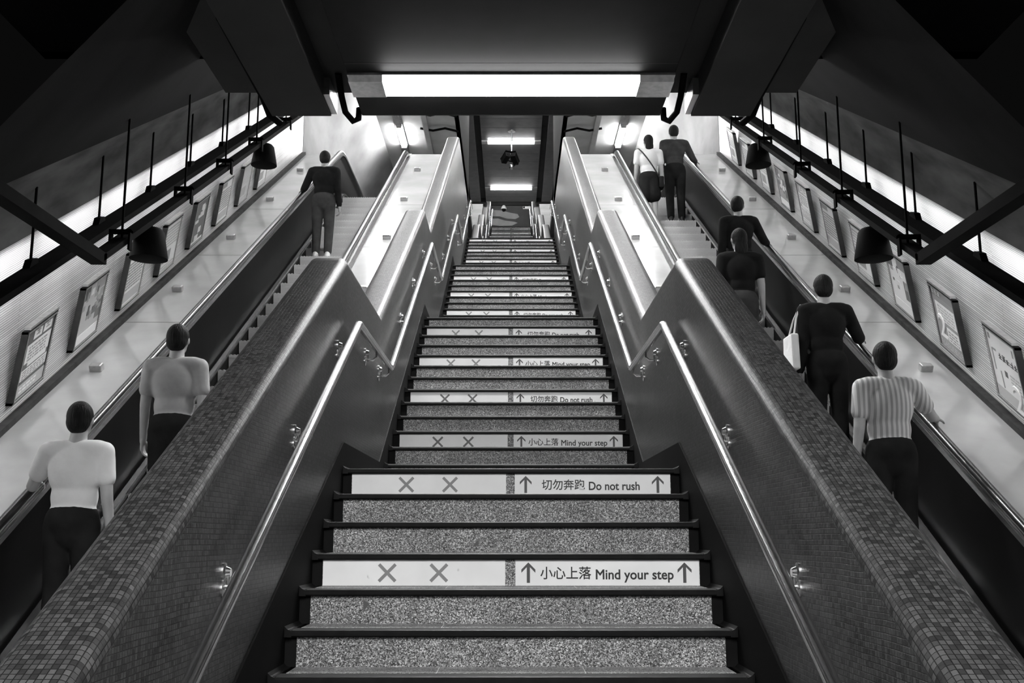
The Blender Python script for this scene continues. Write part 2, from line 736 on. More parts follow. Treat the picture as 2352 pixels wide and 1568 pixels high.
for fl in range(8):
    tier, j = divmod(fl, 4)
    k0 = -7 + 13 * j + 52 * tier
    y0 = riser_y(k0)
    root = thing('stair_flight', 'grey granite stair flight with dark nosings, %s of the eight climbing flights' % ORD[fl],
                 'staircase', (0, y0, k0 * RISE), 'flights of granite stairs')
    for i in range(13):
        k = k0 + i
        y = riser_y(k) - y0
        rs = shared('riser', lambda: simple('riser', M_GRAN, riser_mesh), M_GRAN, root, (0, y, i * RISE))
        for s in (-1, 1):
            shared(('riser_end', s), lambda: simple('riser_end', M_BLACK, lambda m: m.box(s * HW, s * (WX - .001), .004, .02, 0, .122)), M_BLACK, rs, (0, 0, 0))
        last = i == 12
        depth = RUN if not last else (RUN + EXT if j < 3 else .6)
        t = shared(('tread', depth), lambda: simple('landing' if last else 'tread', M_TREAD, tread_mesh_fn(depth)), M_TREAD, root, (0, y, (i + 1) * RISE))
        shared(('nose', depth), lambda: nose_mesh(depth).build('nosing', M_NOSE), M_NOSE, t, (0, 0, 0))
    # black skirting stepping up the wall, and the black ends of the risers
    for s in (-1, 1):
        m = MB()
        ln = 13 * RUN
        end = ln - RUN + (RUN + EXT if j < 3 else .5)
        rise = 13 * RISE
        top = [(-RUN - (.0 if j else .6), .145), (ln - RUN, rise + .145), (end - RUN, rise + .145)]
        bot = [(end - RUN, rise - .1), (ln - RUN, rise - .3), (-RUN - (.0 if j else .6), -.1)]
        if j == 3:
            top[-1] = (end, rise + .145)
            bot[0] = (end, rise - .1)
        m.prism(top + bot, s * (WX - .008), s * (WX + .012))
        o = m.build('skirting', M_BLACK, root)
    # the concrete body under the flight
    m = MB()
    m.prism([(.02, -.02), (13 * RUN - RUN + .02, 13 * RISE - .17), (13 * RUN - RUN + .02, 13 * RISE - .5), (.02, -.35)], -HW, HW)
    m.build('waist_slab', M_DARK, root)

# warning signs on every third riser
arrow_v = [(0, .047), (.033, .014), (.033, -.001), (.0075, .025), (.0075, -.047), (-.0075, -.047), (-.0075, .025), (-.033, -.001), (-.033, .014)]


def flat(pts, t=.0008):
    m = MB()
    n = len(pts)
    i = len(m.v)
    m.v += [(x, -t, z) for x, z in pts] + [(x, 0, z) for x, z in pts]
    m.f.append([i + k for k in range(n)])
    m.f.append([i + n + k for k in range(n - 1, -1, -1)])
    for k in range(n):
        m.f.append([i + k, i + n + k, i + n + (k + 1) % n, i + (k + 1) % n])
    m.uv += [None] * (n + 2)
    m.sm += [False] * (n + 2)
    return m


def cross_fn():
    m = MB()
    for a in (45, -45):
        mt = Matrix.Rotation(R(a), 4, 'Y')
        m.box(-.055, .055, -.0008 - .0001 * (a > 0), 0, -.0075, .0075, mt)
    return m


TXT = {}
TXT['mind_c'] = text_mesh('小心上落', .062, 'lettering', .240, .0007)
TXT['mind_e'] = text_mesh('Mind your step', .064, 'lettering', .366, .0012)
TXT['rush_c'] = text_mesh('切勿奔跑', .062, 'lettering', .240, .0007)
TXT['rush_e'] = text_mesh('Do not rush', .064, 'lettering', .283, .0012)
PLACE = ['lowest on the stairs', 'second up the stairs', 'third up the stairs',
         'fourth up the stairs', 'fifth up the stairs', 'sixth up the stairs',
         'seventh up the stairs', 'eighth up the stairs', 'ninth up the stairs',
         'tenth up the stairs', 'eleventh up the stairs', 'twelfth up the stairs',
         'third from the stairs top', 'second from the stairs top', 'topmost of all']
SIGN = {}
sign_k = [2, 5, 8, 11, 14, 17, 23, 26, 29, 38, 41, 44, 83, 92, 95]
for n, k in enumerate(sign_k):
    y, z = riser_y(k) - .0005, k * RISE
    kind = 'mind' if ((k - 2) // 3) % 2 == 0 else 'rush'
    tiny = k > 80
    # left panel with two crosses
    a = thing('step_sign', ('white riser sign with two dark crosses, ' if n in (2, 3) else 'white riser sign with two grey crosses, ') + PLACE[n],
              'sign', (0, y, z), 'white keep-out signs with crosses on the left of the risers')
    pl = shared('sign_left', lambda: simple('panel', M_WHITE, lambda m: m.box(-HW + .002, -.028, -.0025, .0, .001, .1205)), M_WHITE, a, (0, 0, 0))
    for cx in (-.583, -.340):
        key = 'cross2' if n in (2, 3) else 'cross'
        shared(key, lambda: cross_fn().build('cross', M_CROSS2 if key == 'cross2' else M_CROSS), M_CROSS, a, (cx, -.0026, .06))
    # right panel with arrows and writing
    words = 'Mind your step' if kind == 'mind' else 'Do not rush'
    b = thing('step_sign', 'white riser sign reading %s between two up arrows, %s' % (words, PLACE[n]),
              'sign', (0, y, z), 'white arrow signs with writing on the right of the risers')
    shared('sign_right', lambda: simple('panel', M_WHITE, lambda m: m.box(.02, HW - .002, -.0025, 0, .001, .1205)), M_WHITE, b, (0, 0, 0))
    for ax in (.081, .816):
        shared('arrow', lambda: flat(arrow_v).build('arrow', M_ARROW), M_ARROW, b, (ax, -.0026, .061))
    xs = (.137, .398) if kind == 'mind' else (.170, .432)
    for key, x in ((kind + '_c', xs[0]), (kind + '_e', xs[1])):
        shared(key, lambda: mesh_obj('lettering', TXT[key], M_INK), M_INK, b, (x, -.0028, .036 if key.endswith('c') else .031))


# ------------------------------------------------------------------ mosaic parapets
def parapet(s, t):
    oy, oz = t * TIER[0], t * TIER[1]
    np_ = nosing_path(t)

    def top(y):
        a = interp(np_, y) + 1.21
        yl = y - oy
        if yl > 18.3 and t == 0:
            b = zc(2.97, 18.33) + oz
            a = 0
        else:
            b = zc(2.97, yl) + oz if t == 0 else 0
        return max(a, b)
    y0 = (1.3 if t == 0 else 1.9) + oy
    y1 = 22.25 + oy
    ys = set([y0, y1, 18.33 + oy] + [p[0] for p in np_ if y0 < p[0] < y1])
    y = y0
    while y < y1:
        ys.add(round(y, 4))
        y += .12
    ys = sorted(ys)
    # section: from the foot outside, over the rounded top, to the foot inside
    XO, XI, rr = 1.17, WX, .05
    sec = [(XO, None), (XO, -rr)]
    for a in range(1, 6):
        q = a / 6 * math.pi / 2
        sec.append((XO - rr + rr * math.cos(q), -rr + rr * math.sin(q)))
    sec.append((XO - rr, 0))
    sec.append((XI + rr, 0))
    for a in range(1, 6):
        q = a / 6 * math.pi / 2
        sec.append((XI + rr - rr * math.sin(q), -rr + rr * math.cos(q)))
    sec += [(XI, -rr), (XI, None)]
    vacc = [0]
    for a, b in zip(sec, sec[1:]):
        vacc.append(vacc[-1] + (0 if None in (a[1], b[1]) else math.dist(a, b)))
    m = MB()
    u = 0
    prev = None

    def pt(y, i):
        x, dz = sec[i]
        if dz is None:
            z = (min(interp(np_, y) - .25, zc(3.6, y - oy) + oz) if i == 0 else interp(np_, y) - .25)
            if i == 0:
                z = max(z, oz - 1.04)
        else:
            z = top(y) + dz
        return (s * x, y, z)
    for a, b in zip(ys, ys[1:]):
        du = math.hypot(b - a, top(b) - top(a))
        for i in range(len(sec) - 1):
            p = [pt(a, i), pt(b, i), pt(b, i + 1), pt(a, i + 1)]
            if i in (0, len(sec) - 2):
                uv = [(q[1], q[2]) for q in p]
            else:
                uv = [(u, vacc[i]), (u + du, vacc[i]), (u + du, vacc[i + 1]), (u, vacc[i + 1])]
            m.quad(p, uv, True)
        u += du
    for y in (y0, y1):
        p = [pt(y, i) for i in range(len(sec))]
        m.quad(p, [(q[0], q[2]) for q in p])
    o = m.build('mosaic_parapet', M_MOSAIC)
    side = 'left' if s < 0 else 'right'
    tag(o, 'grey mosaic parapet wall with rounded top on the %s of the %s stairs' % (side, 'near' if t == 0 else 'far upper'), 'parapet wall', 'mosaic parapets')
    return o


# ------------------------------------------------------------------ stair handrails
def handrail(s, t):
    np_ = nosing_path(t)
    side = 'left' if s < 0 else 'right'
    root = thing('stair_handrail', 'polished steel tube handrail bracketed to the %s parapet of the %s stairs' % (side, 'near' if t == 0 else 'far upper'),
                 'handrail', (s * .87, np_[0][0], np_[0][1]), 'steel stair handrails')
    oy, oz = np_[0]
    path = [(np_[0][0] - .5, np_[0][1] + .82)] + [(y, z + .82) for y, z in np_] + [(np_[-1][0] + .55, np_[-1][1] + .82)]
    path = fillet(path, .12, 5)
    m = MB()
    m.tube([(0, y - oy, z - oz) for y, z in path], .0225, 14)
    # closed by small domes
    m.build('rail', M_STEEL, root)
    ys = []
    for j in range(4):
        e = np_[2 * j + 1][0]
        ys += [e - 2.38, e - 1.33, e - .27, e + .8] + ([e + 1.5] if j < 3 else [])
    for y in ys:
        z = interp(np_, y) + .82
        key = 'bracket%d' % s

        def mk():
            b = MB()
            b.tube([(0, 0, -.02), (0, 0, -.055), (s * .02, 0, -.075), (s * .066, 0, -.075)], .007, 8)
            b.lathe([(.0, .0), (.032, .0), (.032, .012), (.02, .016), (.014, .03), (.0, .03)], 16,
                    Matrix.Translation((s * .079, 0, -.03)) @ Matrix.Rotation(R(-90 * s), 4, 'Y'))
            b.lathe([(.0, .0), (.028, .0), (.028, .010), (.016, .014), (.0, .014)], 16,
                    Matrix.Translation((s * .079, 0, -.085)) @ Matrix.Rotation(R(-90 * s), 4, 'Y'))
            b.tube([(s * .055, 0, -.03), (s * .055, 0, -.085)], .006, 8)
            return b.build('bracket', M_STEEL)
        shared(key, mk, M_STEEL, root, (0, y - oy, z - oz))


for t in (0, 1):
    for s in (-1, 1):
        parapet(s, t)
        handrail(s, t)


# ------------------------------------------------------------------ pale decks with anti-slide studs
def deck(s, t, outer):
    oy, oz = t * TIER[0], t * TIER[1]
    x0, x1 = (3.275, 4.02) if outer else (1.172, 1.925)
    side = 'left' if s < 0 else 'right'
    y0 = 4.3 if t == 0 else 4.3
    ye = 19.4 if t == 0 else 16.8
    p = [(y0, zc(3.45, y0)), (ye, zc(3.45, ye)), (22.6, zc(3.45, ye))]
    m = MB()
    poly = p + [(22.6, zc(3.45, ye) - 1.1), (ye - 1.8, zc(3.45, ye) - 2.3), (y0 + 1.0, -1.3), (y0, -1.3)]
    poly = [(y + oy, z + oz) for y, z in poly]
    m.prism(poly, s * x0, s * x1)
    where = 'along the outer wall' if outer else 'between stair parapet and escalator'
    o = m.build('sloping_deck', M_DECK)
    tag(o, 'pale sloping deck %s, %s of the %s stairs' % (where, side, 'near' if t == 0 else 'far upper'), 'sloping deck', 'pale sloping decks')
    # joints
    g = MB()
    for y in ((7.05, 10.6, 12.9, 15.2) if outer else (13.25, 15.45)):
        g.box(s * x0, s * x1, -.006, .006, -.001, .0012, Matrix.Translation((0, y + oy, zc(3.45, y) + oz)) @ Matrix.Rotation(R(30), 4, 'X'))
    g.build('deck_joint', M_SEAM, o)
    xm = s * (3.74 if outer else 1.66)
    for n, y in enumerate((7.32, 9.42, 11.55, 13.62, 15.72, 17.87)[:6 if t == 0 else 5]):
        b = MB()
        b.box(-.055, .055, -.045, .045, -.01, .062)
        q = b.build('anti_slide_stud', M_STEEL2, o, bevel=.012)
        q.location = (xm, y + oy, zc(3.45, y) + oz)
        q.rotation_euler = (R(30), 0, 0)


for s in (-1, 1):
    deck(s, 0, True)
    deck(s, 0, False)
    deck(s, 1, False)


# ------------------------------------------------------------------ escalators
ESC_TOP = 19.03
ESC_BOT = ESC_TOP - 7.8 / T30


def esc_path(dz, y0=2.6, y1=23.0):
    p = [(y0, -1.05), (ESC_BOT, -1.05), (ESC_TOP, 6.75), (y1, 6.75)]
    return [(y, z + dz) for y, z in fillet(p, 1.3, 8)]


STEP_Y = []
for i in range(36):
    STEP_Y.append(ESC_TOP - .4 * (i + .5))


def step_z(y):
    i = round((ESC_TOP - y) / .4 - .5)
    yc = ESC_TOP - .4 * (i + .5)
    return yc, 6.75 - T30 * (ESC_TOP - yc) - .0 + .0


def escalator(s):
    side = 'left' if s < 0 else 'right'
    cx = s * 2.6
    root = thing('escalator', 'dark escalator with chrome-edged handrails climbing on the %s side of the stairs' % side, 'escalator',
                 (cx, ESC_BOT, -1.05), 'escalators beside the stairs')
    oy, oz = ESC_BOT, -1.05

    def loc(path):
        return [(y - oy, z - oz) for y, z in path]
    for q, nm in ((1, 'outer'), (-1, 'inner')):
        d = s * q
        hp = loc(esc_path(.95))
        # handrail with a newel curve at either end
        pts = [(d * .61, y, z) for y, z in hp]
        r = .24
        e = hp[-1]
        newel = [(d * .61, e[0] + r * math.sin(a), e[1] - r + r * math.cos(a)) for a in [math.pi * k / 10 for k in range(1, 11)]]
        b0 = hp[0]
        newel0 = [(d * .61, b0[0] - r * math.sin(a), b0[1] - r + r * math.cos(a)) for a in [math.pi * k / 10 for k in range(10, 0, -1)]]
        m = MB()
        m.tube(newel0 + pts + newel, .034, 10)
        m.build('handrail', M_RUBBER, root)
        m = MB()
        # bright guide profile under the handrail
        m.beam(loc(esc_path(.95)), d * .61 - .052, d * .61 + .052, -.075, -.034)
        m.build('handrail_guide', M_STEEL, root)
        m = MB()
        m.beam(loc(esc_path(.0)), d * .60 - .012, d * .60 + .012, .06, .885)
        m.build('balustrade_panel', M_GLASS if q == 1 else M_STEEL2, root)
        m = MB()
        m.beam(loc(esc_path(.0)), d * .535 - .028, d * .535 + .02, .09, .13)
        m.build('skirt_trim', M_STEEL, root)
        m = MB()
        m.beam(loc(esc_path(.0)), d * .505, d * .515, -.3, .09)
        m.build('skirt_panel', M_BLACK, root)
        # deck edge outside the balustrade
        m = MB()
        m.beam(loc([(4.3, zc(3.45, 4.3)), (19.4, zc(3.45, 19.4)), (22.9, zc(3.45, 19.4))]), d * .612, d * .682, -.06, .012)
        m.build('deck_edge', M_STEEL2, root)
    first = None
    for y in STEP_Y:
        z = 6.75 - T30 * (ESC_TOP - y)
        if first is None:
            m = MB()
            # tread with grooves, curved riser below it
            m.box(-.5, .5, -.2, .2, -.03, -.004)
            for g in range(25):
                x = -.5 + g * .04 + .01
                m.box(x, x + .02, -.2, .2, -.004, .004)
            arc = [(-.2, -.004), (-.196, -.06), (-.186, -.12), (-.168, -.18), (-.14, -.235), (-.12, -.235), (-.15, -.17), (-.17, -.1), (-.18, -.03)]
            m.prism(arc, -.5, .5)
            first = m.build('step', M_STEP, root, (0, y - oy, z - oz))
        else:
            part_copy(first, root, (0, y - oy, z - oz))
    m = MB()
    m.box(-.55, .55, ESC_TOP - oy, 23.0 - oy, 7.8 - .05, 7.8 + .004)
    m.build('comb_plate', M_STEEL2, root)
    m = MB()
    m.box(-.55, .55, 2.6 - oy, ESC_BOT - oy, -.05, .004)
    m.build('comb_plate', M_STEEL2, root)
    # truss below
    m = MB()
    m.beam([(ESC_BOT - .2 - oy, -.4), (ESC_TOP - oy, 7.8 - .4)], -.66, .66, -.5, -.05)
    m.build('truss', M_BLACK, root)


for s in (-1, 1):
    escalator(s)


# ------------------------------------------------------------------ lamps
def batten(label, loc, ln, wd, emat, rot=0., drop=.07, endcap=.28, group='fluorescent battens', name='fluorescent_light', backing=M_FRAME):
    """surface fluorescent fitting: tray against the ceiling, diffuser below, plain metal ends"""
    o = thing(name, label, 'light', loc, group)
    o.rotation_euler.z = rot
    h = ln / 2
    m = MB()
    m.box(-h, h, -wd / 2, wd / 2, -.02, 0)
    for s in (-1, 1):
        # sloping metal ends
        m.prism([(-wd / 2, -.02), (wd / 2, -.02), (wd / 2 - .02, -drop), (-wd / 2 + .02, -drop)], s * (h - endcap), s * (h - .01))
    m.build('housing', backing, o)
    m = MB()
    m.prism([(-wd / 2 + .015, -.02), (wd / 2 - .015, -.02), (wd / 2 - .04, -drop), (-wd / 2 + .04, -drop)], -h + endcap, h - endcap)
    m.build('diffuser', emat, o)
    return o


batten('broad glowing fluorescent light under the nearest ceiling panel above the stairs', (0, 8.0, 4.13), 2.6, .34, M_LNEAR)
for y, lab in ((-.5, 'front of the lobby'), (-2.9, 'middle of the lobby'), (-4.9, 'back of the lobby')):
    batten('fluorescent light deep in the added ceiling trough above the ' + lab, (0, y, 4.70), 1.8, .16, M_LLOBBY, R(90), .06, .1)
for y, lab in ((13.2, 'second landing'), (18.6, 'third landing'), (23.6, 'concourse end of the stairwell')):
    o = batten('fluorescent light on the sloping ceiling above the ' + lab, (0, y, zc(-.31, y) - .10), 1.2, .3, M_LMID)
    for q in (-1, 1):  # added baffles cut this light off from the side walls
        simple('added_baffle', M_SLAB, lambda m: m.box(q * .66, q * .68, -.6, .6, -1.0, .02), o)
for y, lab in ((10.5, 'first landing'), (15.8, 'third flight'), (35.0, 'sixth flight'), (40.2, 'seventh flight')):  # unseen lights, added to brighten the risers of the higher flights
    o = batten('added unseen fluorescent light on the ceiling above the ' + lab, (0, y, min(zc(-.31, y) - .10, 17.5)), 1.2, .3, M_LFORE)
    for q in (-1, 1):  # baffles added out of view to hold the light to the stairs
        if y < 30:
            simple('added_baffle', M_SLAB, lambda m: m.box(q * .66, q * .68, -.6, .6, -1.0, .02), o)
batten('thin bright fluorescent light on the far ceiling beside the hanging camera pole', (0, 44.0, 17.5), 2.6, .34, M_LFAR)
batten('thin bright fluorescent light on the far ceiling, below the hanging camera', (0, 50.3, 17.5), 2.6, .34, M_LFAR)
batten('added unseen light behind the bulkhead lighting the end wall of the upper hall', (0, 53.3, 20.5), 2.6, .34, M_LFAR)  # hidden lamp, added to brighten the far wall and its picture
for s, nm in ((-1, 'left'), (1, 'right')):
    for y, lab in ((24.85, 'farthest'), (22.75, 'third'), (20.6, 'second'), (18.5, 'nearest')):
        batten('fluorescent batten on the concourse ceiling over the %s escalator, %s of four' % (nm, lab), (s * 2.72, y, 10.3), 1.5, .16, M_LSIDE if y > 22 else M_LROW, R(90), .10, .1,
               'battens over the escalators')
    # long fixing channel carrying the battens
    m = MB()
    m.box(s * 2.72 - .09, s * 2.72 + .09, 19.42, 30, 10.27, 10.30)
    tag(m.build('cable_channel', M_FRAME), 'slim pale channel along the ceiling over the %s escalator' % nm, 'channel', 'lighting channels')


# ------------------------------------------------------------------ black lighting troughs, rods and bell speakers along the side walls
def slope_box(m, x0, x1, c0, c1, y0, y1):
    m.prism([(y0, zc(c1, y0)), (y1, zc(c1, y1)), (y1, zc(c0, y1)), (y0, zc(c0, y0))], x0, x1)


def roof_c(x):
    for (xa, ca), (xb, cb) in zip(WALLP, WALLP[1:]):
        if xb <= x <= xa and xa != xb:
            return ca + (cb - ca) * (x - xa) / (xb - xa)
    return WALLP[-1][1]


for s, nm in ((-1, 'left'), (1, 'right')):
    tr = thing('cable_trunking', 'thick black trunking hung on rods along the %s wall above the posters' % nm, 'trunking',
               (s * 3.6, 12, zc(2.1, 12)), 'black trunking on rods')
    oz = zc(2.1, 12)

    def rel(o):
        o.parent = tr
        o.location = (-s * 3.6, -12, -oz)
        return o
    m = MB()
    slope_box(m, s * 3.44, s * 3.62, 2.12, 2.17, 5.5, 19.3)
    rel(m.build('channel', M_TRUNK))
    # fluorescent tubes behind the trunking wash the wall, shielded from above by a lip
    m = MB()
    slope_box(m, s * 3.61, s * 3.765, 2.203, 2.21, 5.5, 19.3)
    slope_box(m, s * 3.61, s * 3.62, 2.12, 2.275, 5.5, 19.3)
    rel(m.build('shield', M_TRUNK))
    y = 6.2
    while y < 19:
        m = MB()
        m.tube([(s * 3.70, y, zc(2.25, y)), (s * 3.70, y + 1.02, zc(2.25, y + 1.02))], .016, 8)
        rel(m.build('tube', M_LWASH))
        y += 1.2
    rod_y = [7.67 + 1.205 * i for i in range(9)] if s < 0 else [7.84 + 1.195 * i for i in range(9)]
    for y in rod_y:
        m = MB()
        m.tube([(s * 3.6, y, zc(2.12, y)), (s * 3.6, y, zc(roof_c(3.6), y))], .011, 8)
        rel(m.build('rod', M_TRUNK))
        m = MB()
        m.prism([(y - .07, zc(2.12, y - .07)), (y + .07, zc(2.12, y + .07)), (y + .05, zc(2.12, y) + .07), (y - .04, zc(2.12, y) + .03)], s * 3.57, s * 3.625)
        rel(m.build('rod_bracket', M_TRUNK))
    tw = thing('cable_trunking', 'slim black trunking beside the thick one on the %s, with bell speakers' % nm, 'trunking',
               (s * 3.22, 12, zc(2.1, 12)), 'black trunking on rods')

    def rel2(o):
        o.parent = tw
        o.location = (-s * 3.22, -12, -oz)
        return o
    m = MB()
    slope_box(m, s * 3.20, s * 3.32, 2.145, 2.195, 8.05, 19.3)
    z0 = zc(2.145, 8.05)
    m.box(s * 3.20, s * 3.32, 4.0, 8.10, z0 - .075, z0 + .015)
    rel2(m.build('channel', M_TRUNK))
    for y in ((8.51, 10.07, 11.45, 12.80, 14.42, 15.9, 17.4) if s < 0 else (8.36, 9.93, 11.28, 12.88, 14.45, 15.9, 17.4)):
        m = MB()
        m.tube([(s * 3.25, y, zc(2.145, y)), (s * 3.25, y, zc(roof_c(3.25), y))], .011, 8)
        rel2(m.build('rod', M_TRUNK))
        m = MB()
        m.box(s * 3.17, s * 3.35, y - .03, y + .03, zc(2.115, y), zc(2.09, y))
        m.box(s * 3.17, s * 3.188, y - .03, y + .03, zc(2.24, y), zc(2.09, y))
        m.box(s * 3.332, s * 3.35, y - .03, y + .03, zc(2.24, y), zc(2.09, y))
        rel2(m.build('clip', M_TRUNK))
    for y, lab in ((9.2, 'lower'), (13.27, 'upper')):
        b = thing('bell_speaker', 'black bell-shaped speaker under the %s slim trunking, the %s of two' % (nm, lab), 'speaker', (s * 3.26, y, zc(2.19, y) - .05), 'black bell speakers')
        m = MB()
        m.lathe([(.0, -.02), (.10, -.02), (.125, -.05), (.165, -.27), (.168, -.30), (.15, -.305), (.0, -.30)], 28)
        m.build('bell', M_TRUNK, b)
        m = MB()
        m.tube([(0, 0, -.02), (0, 0, .04)], .02, 10)
        m.build('stem', M_TRUNK, b)


# ------------------------------------------------------------------ posters on the walls
rng = random.Random(5)


def poster(s, y, look, label):
    """frame with upright sides following the slope of the wall"""
    x = 4.0
    w_, h_ = .52, .60
    z0 = zc(3.45, y) + .16
    root = thing('poster_frame', label, 'poster', (s * x, y, z0), 'framed posters on the %s wall' % ('left' if s < 0 else 'right'))
    lean = .085 / h_

    def P(u, v, d):
        # u along the slope (0..1), v up (0..1), d out of the wall
        yy = (u - .5) * w_
        zz = yy * T30 + v * h_ 
        return (s * (-(v * h_) * lean - d), yy, zz)

    def slab(m, u0, u1, v0, v1, d0, d1):
        c = [P(u, v, d) for u in (u0, u1) for v in (v0, v1) for d in (d0, d1)]
        i = len(m.v)
        m.v += c
        for q in ((0, 1, 3, 2), (4, 6, 7, 5), (0, 4, 5, 1), (2, 3, 7, 6), (0, 2, 6, 4), (1, 5, 7, 3)):
            m.f.append([i + a for a in q])
            m.uv.append(None)
            m.sm.append(False)
    m = MB()
    slab(m, 0, .045, 0, 1, -.03, .024)
    slab(m, .955, 1, 0, 1, -.03, .024)
    slab(m, 0, 1, 0, .035, -.03, .024)
    slab(m, 0, 1, .965, 1, -.03, .024)
    slab(m, .02, .98, .02, .98, -.03, .012)
    m.build('frame', M_CMID, root)
    m = MB()
    for a in ((.03, .05, .03, .97), (.95, .97, .03, .97), (.03, .97, .02, .04), (.03, .97, .96, .98)):
        slab(m, *a,   .020, .028)
    m.build('bezel', M_FRAME, root)
    m = MB()
    slab(m, .02, .96, 1.02, 1.055, -.02, .034)
    m.build('top_rail', M_FRAME, root)
    base = {'d': M_PDARK, 'w': M_PAPER, 'm': M_PMID, 's': M_PSOFT}[look[0]]
    m = MB()
    slab(m, .045, .955, .035, .965, .012, .017)
    m.build('sheet', base, root)
    inks = {}

    def ink(kx, *a):
        if kx not in inks:
            inks[kx] = MB()
        slab(inks[kx], *a)
    # u grows with y: for the left wall that is left to right, for the right wall it is mirrored
    U = (lambda u: u) if s < 0 else (lambda u: 1 - u)

    def bar(kx, u0, u1, v0, v1, lv=0):
        a, b = sorted((U(u0), U(u1)))
        ink(kx, a, b, v0, v1, .017, .0185 + .0006 * lv)

    def rows(kx, u0, u1, v0, v1, n, lv=1, gap=.45):
        for i in range(n):
            va = v1 - (v1 - v0) * (i + 1) / n
            vb = va + (v1 - v0) / n * (1 - gap)
            u = u0
            while u < u1 - .02:
                l = rng.uniform(.03, .14)
                bar(kx, u, min(u + l, u1), va, vb, lv)
                u += l + .025

    def glyph(kx, u, v, sz, lv=1):
        for i in range(rng.randint(2, 3)):
            q = v + sz * (.15 + .33 * i)
            bar(kx, u + sz * .08, u + sz * .92, q, q + sz * .12, lv)
        for i in range(rng.randint(1, 3)):
            q = u + sz * rng.uniform(.1, .8)
            bar(kx, q, q + sz * .12, v + sz * rng.uniform(0, .3), v + sz * rng.uniform(.7, 1), lv)
    k = look[1:]
    if k == 'menu':
        for i, uu in enumerate((.28, .60)):
            bar('w', uu, uu + .27, .80, .92)
            glyph('m', uu + .06, .82, .15)
        bar('w', .12, .90, .50, .76)
        rows('m', .2, .8, .52, .74, 5)
        bar('w', .25, .85, .44, .50)
        bar('w', .10, .92, .27, .42)
        rows('m', .14, .88, .28, .41, 4)
        bar('s', .08, .94, .05, .22)
        rows('w', .15, .7, .10, .2, 2)
    elif k == 'crowd':
        bar('d', .07, .30, .75, .95)
        bar('m', .55, .93, .80, .95)
        for i in range(16):
            u, v = rng.uniform(.1, .8), rng.uniform(.35, .78)
            bar(rng.choice('wwmd'), u, u + rng.uniform(.05, .16), v, v + rng.uniform(.05, .16), i % 5)
        bar('d', .72, .93, .30, .62)
        bar('w', .07, .93, .05, .2, 3)
    elif k == 'text':
        bar('m', .08, .5, .84, .94)
        rows('m', .12, .9, .30, .8, 9)
        bar('s', .1, .9, .08, .25)
    elif k == 'cat':
        for i in range(7):
            u, v = rng.uniform(.15, .65), rng.uniform(.1, .8)
            bar('w', u, u + rng.uniform(.12, .3), v, v + rng.uniform(.06, .14), i % 4)
        bar('w', .08, .92, .05, .10)
    elif k == 'sale':
        for i in range(3):
            glyph('w', .10 + .12 * i, .86, .10)
        bar('m', .08, .92, .78, .84)
        bar('w', .16, .92, .48, .76)
        rows('s', .24, .84, .5, .74, 5)
        rows('s', .1, .9, .06, .16, 3)
        bar('w', .45, .9, .20, .42)
        rows('m', .5, .86, .22, .40, 4)
    elif k == 'house':
        bar('m', .1, .16, .84, .92)
        for i in range(5):
            glyph('d', .34 + .115 * i, .62, .105)
        bar('m', .14, .17, .42, .72, 1)
        bar('m', .17, .28, .70, .73, 1)
        bar('m', .3, .33, .22, .45, 1)
        bar('d', .44, .52, .42, .50, 1)
        rows('s', .6, .9, .30, .52, 5)
        bar('s', .06, .94, .045, .2)
        bar('m', .82, .86, .8, .9)
    else:
        rows('s', .1, .9, .5, .92, 7)
        bar('m', .15, .6, .2, .42)
        rows('s', .1, .9, .06, .16, 2)
    IM = {'d': M_PDARK, 'w': M_PAPER, 'm': M_PMID, 's': M_PSOFT}
    for kx, mm in inks.items():
        mm.build('print', IM[kx], root)
    if k in ('sale', 'house'):
        # big numeral in the lower corner
        me = text_mesh('2', .30, 'numeral', .16, .006)
        for v in me.vertices:
            uu = (v.co.x + (.05 if k == 'sale' else .30)) / w_
            vv = (v.co.z + (.13 if k == 'sale' else .02)) / h_
            v.co = P(U(.08 + uu * .9), vv, .0215 - v.co.y)
        mesh_obj('numeral', me, M_PAPER, root)


# -------- looks from the lower end of each wall upwards
left_looks = [('dmenu', 'dark framed poster with white boxed print, lowest on the left wall'),
              ('scrowd', 'framed poster of pale and dark figures, second up the left wall'),
              ('wtext', 'framed white poster with a grey headline, third up the left wall'),
              ('wlist', 'framed white poster behind the lower bell speaker on the left wall'),
              ('dcat', 'dark framed poster with white rounded shapes, fifth up the left wall'),
              ('wtext', 'framed white poster, sixth up the left wall'),
              ('slist', 'framed pale poster, second from the top of the left wall'),
              ('wlist', 'framed white poster, topmost on the left wall under the upper bell speaker')]
for i, (lk, lab) in enumerate(left_looks):
    poster(-1, 8.62 + 1.06 * i, lk, lab)
right_looks = [('whouse', 'framed white poster with a dark curved drawing, lowest on the right wall'),
               ('msale', 'grey framed poster with a big white 2, second up the right wall'),
               ('wcrowd', 'framed white poster of scattered figures, third up the right wall'),
               ('wlist', 'framed white poster behind the lower bell speaker on the right wall'),
               ('wtext', 'framed white poster, fifth up the right wall'),
               ('smenu', 'framed pale poster with boxed print, sixth up the right wall'),
               ('mcrowd', 'framed grey poster of scattered figures, seventh up the right wall'),
               ('wlist', 'framed white poster, eighth up the right wall'),
               ('wtext', 'framed white poster, second from the top of the right wall'),
               ('wlist', 'framed white poster, topmost on the right wall')]
for i, (lk, lab) in enumerate(right_looks):
    poster(1, 8.30 + 1.06 * i, lk, lab)


